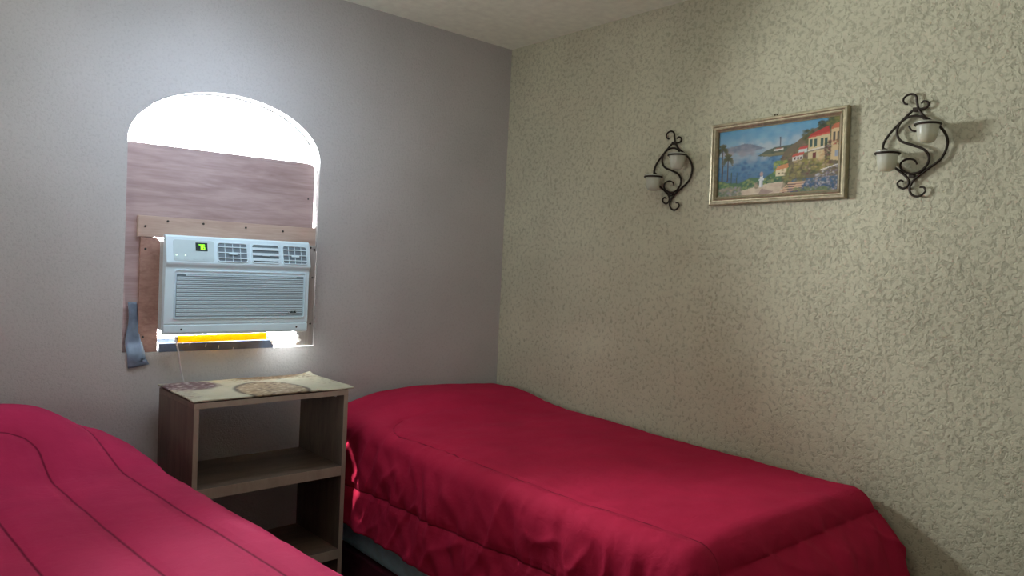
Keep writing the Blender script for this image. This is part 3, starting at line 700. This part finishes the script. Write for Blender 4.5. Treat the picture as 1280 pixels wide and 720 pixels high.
# ------------------------------------------------------------------ wall sconces
SU = lambda X, Y: ((X-354-.012*(Y-360))/1640, -(Y-360+.083*(X-370))/1900)
def path(pts, w=.012, n=8):
    return spline([(*SU(x, y), w) for x, y in pts], n)
def make_sconce():
    e = empty('wall_sconce')
    rt = [(318,118),(302,112),(294,92),(306,70),(332,61),(354,76),(361,112),(372,152),(402,195),(452,232),(495,282),(514,345),(492,428),(432,490),(380,545),(357,598),(370,636),(402,645),(430,618),(424,594),(404,592)]
    lf = [(380,118),(390,106),(408,110),(415,126),(404,144),(380,148),(350,150),(292,218),(240,288),(214,350),(222,420),(258,466),(312,510),(346,546),(350,580),(330,602),(304,592),(298,572),(312,556),(326,564)]
    ss = [(332,245),(350,271),(382,274),(408,250),(410,215),(376,190),(325,195),(288,232),(279,285),(302,330),(360,355),(412,380),(439,422),(430,470),(396,510),(350,516),(313,490),(310,456),(338,434),(372,440),(386,464)]
    tp_ = lambda t: .75+.35*math.sin(PI*t)
    MB().tube(path(rt, .012), .0037, 8, taper=tp_).build('scroll_arm', M['iron'], e, smooth=True)
    MB().tube(path(lf, .012), .0037, 8, taper=tp_).build('scroll_arm', M['iron'], e, smooth=True)
    MB().tube(path(ss, .016), .0037, 8, taper=tp_).build('scroll_centre', M['iron'], e, smooth=True)
    for X, Y in ((357, 150), (362, 530)):
        u, v = SU(X, Y); MB().box(u-.008, u+.008, v-.006, v+.006, -.001, .016).build('wall_bracket', M['iron'], e, bevel=.001)
    for (X, Y, du, st) in ((187, 400, .049, (214, 372)), (457, 232, -.007, (462, 240))):
        u, v = SU(X, Y); u += du; v -= .010; wc = .056
        rg = MB().tube([(u+.034*math.cos(a), v, wc+.034*math.sin(a)) for a in [2*PI*k/32 for k in range(32)]], .0034, 8, closed=True)
        su, sv = SU(*st)
        rg.tube(spline([(su, sv, .012), ((su+u)/2, (sv+v)/2+.004, .016), (u, v, wc-.034)], 6), .0036, 8)
        rg.build('cup_ring', M['iron'], e, smooth=True)
        Mc = Matrix.Translation((u, v, wc)) @ Matrix(((1,0,0,0),(0,0,1,0),(0,-1,0,0),(0,0,0,1)))
        prof = [(.0, -.054), (.014, -.054), (.021, -.051), (.0265, -.042), (.0305, -.025), (.032, -.008), (.0345, .0), (.0385, .006), (.0375, .0075), (.033, .002), (.030, -.008), (.0285, -.025), (.0245, -.041), (.019, -.0485), (.0, -.050)]
        MB().lathe([(max(r*.92, .0004), z) for r, z in prof], n=32, M=Matrix.Translation((u, v, wc)) @ Matrix.Rotation(-PI/2, 4, 'X'), caps=True).build('glass_cup', M['cup'], e, smooth=True)
        cups.append((u, v-.050, wc))
    return e
cups = []
sc1 = make_sconce()
def put_sconce(o, y, z): o.matrix_world = Matrix.Translation((-.0005, y, z)) @ Mw
sc2 = copy_tree(sc1)
put_sconce(sc1, -1.913, 1.797); put_sconce(sc2, -1.022, 1.776)
tag(sc1, 'black scrolled iron wall sconce on the right of the painting', 'sconce', 'iron sconces on the right wall')
tag(sc2, 'black scrolled iron wall sconce on the left of the painting', 'sconce', 'iron sconces on the right wall')
for i, (u, v, w_) in enumerate(cups):
    cd = MB().lathe([(.0155, 0), (.017, .002), (.0175, .024), (.015, .0255), (.002, .025)], n=20)
    o = cd.build('votive_candle', M['wax'], smooth=False)
    MB().tube([(0, 0, .0245), (.0005, 0, .028), (.001, .0006, .032)], .0008, 6).build('wick', M['wick'], o)
    o.location = Matrix.Translation((-.0005, -1.913, 1.797)) @ Mw @ Vector((u, v+.0005, w_))
    tag(o, ['small cream candle in the lower left glass cup of the sconce right of the painting', 'small cream candle in the upper right glass cup of the sconce right of the painting'][i], 'candle', 'candles in the right sconce')

# ------------------------------------------------------------------ camera
fpx, pitch, roll, yaw = 926.37, math.radians(1.9764), math.radians(2.7202), math.radians(40.988)
f = Vector((math.sin(yaw)*math.cos(pitch), math.cos(yaw)*math.cos(pitch), -math.sin(pitch)))
r0 = f.cross(Vector((0,0,1))).normalized(); u0 = r0.cross(f)
rv = r0*math.cos(roll)+u0*math.sin(roll); uv = u0*math.cos(roll)-r0*math.sin(roll)
cam = bpy.data.cameras.new('camera'); co_ = bpy.data.objects.new('camera', cam); COL.objects.link(co_)
co_.matrix_world = Matrix(((rv.x, uv.x, -f.x, -2.3918), (rv.y, uv.y, -f.y, -2.83757), (rv.z, uv.z, -f.z, 1.3895), (0,0,0,1)))
cam.sensor_width = 36; cam.lens = fpx/1280*36; cam.clip_start = .02
SC.camera = co_

# ------------------------------------------------------------------ light
wd = bpy.data.worlds.new('sky'); SC.world = wd; wd.use_nodes = True
bg = wd.node_tree.nodes['Background']; bg.inputs['Color'].default_value = (.93, .97, 1.0, 1); bg.inputs['Strength'].default_value = 150
def light(name, typ, loc, target, energy, col, **kw):
    l = bpy.data.lights.new(name, typ); l.energy = energy; l.color = col
    for k, v in kw.items(): setattr(l, k, v)
    o = bpy.data.objects.new(name, l); COL.objects.link(o); o.location = loc
    d = Vector(target)-Vector(loc); o.rotation_euler = d.to_track_quat('-Z', 'Z').to_euler()
    return o
pt = light('window_portal', 'AREA', (oc, .085, 1.86), (oc, -1, 1.86), 1, (1,1,1), shape='RECTANGLE', size=.72, size_y=.24); pt.data.cycles.is_portal = True
light('left_fill', 'AREA', (-3.35, -1.5, 1.35), (-1.4, -.8, 2.8), 14.0, (.90, .98, .94), shape='RECTANGLE', size=1.0, size_y=1.2, spread=math.radians(120))  # added fill lamp at the left, aimed up to brighten ceiling and walls
light('arch_halo_fill', 'AREA', (oc-.1, -.55, 2.0), (oc-.1, 0, 1.58), 4.2, (.62, .77, 1.0), shape='RECTANGLE', size=.5, size_y=.25)  # added lamp inside the room, imitates the bloom around the arch
light('skylight_through_gap', 'AREA', (-1.12, -.055, 1.035), (-1.15, -.045, 0), .2, (.9, .97, 1.0), shape='RECTANGLE', size=.14, size_y=.03)
light('sun_through_gap', 'SPOT', (-1.032, -.03, 1.035), (-.966, -.45, .37), 46, (1, .93, .86), spot_size=math.radians(6.5), spot_blend=.35, shadow_soft_size=.003)
SC.view_settings.view_transform = 'Standard'; SC.view_settings.look = 'None'; SC.view_settings.exposure = 0
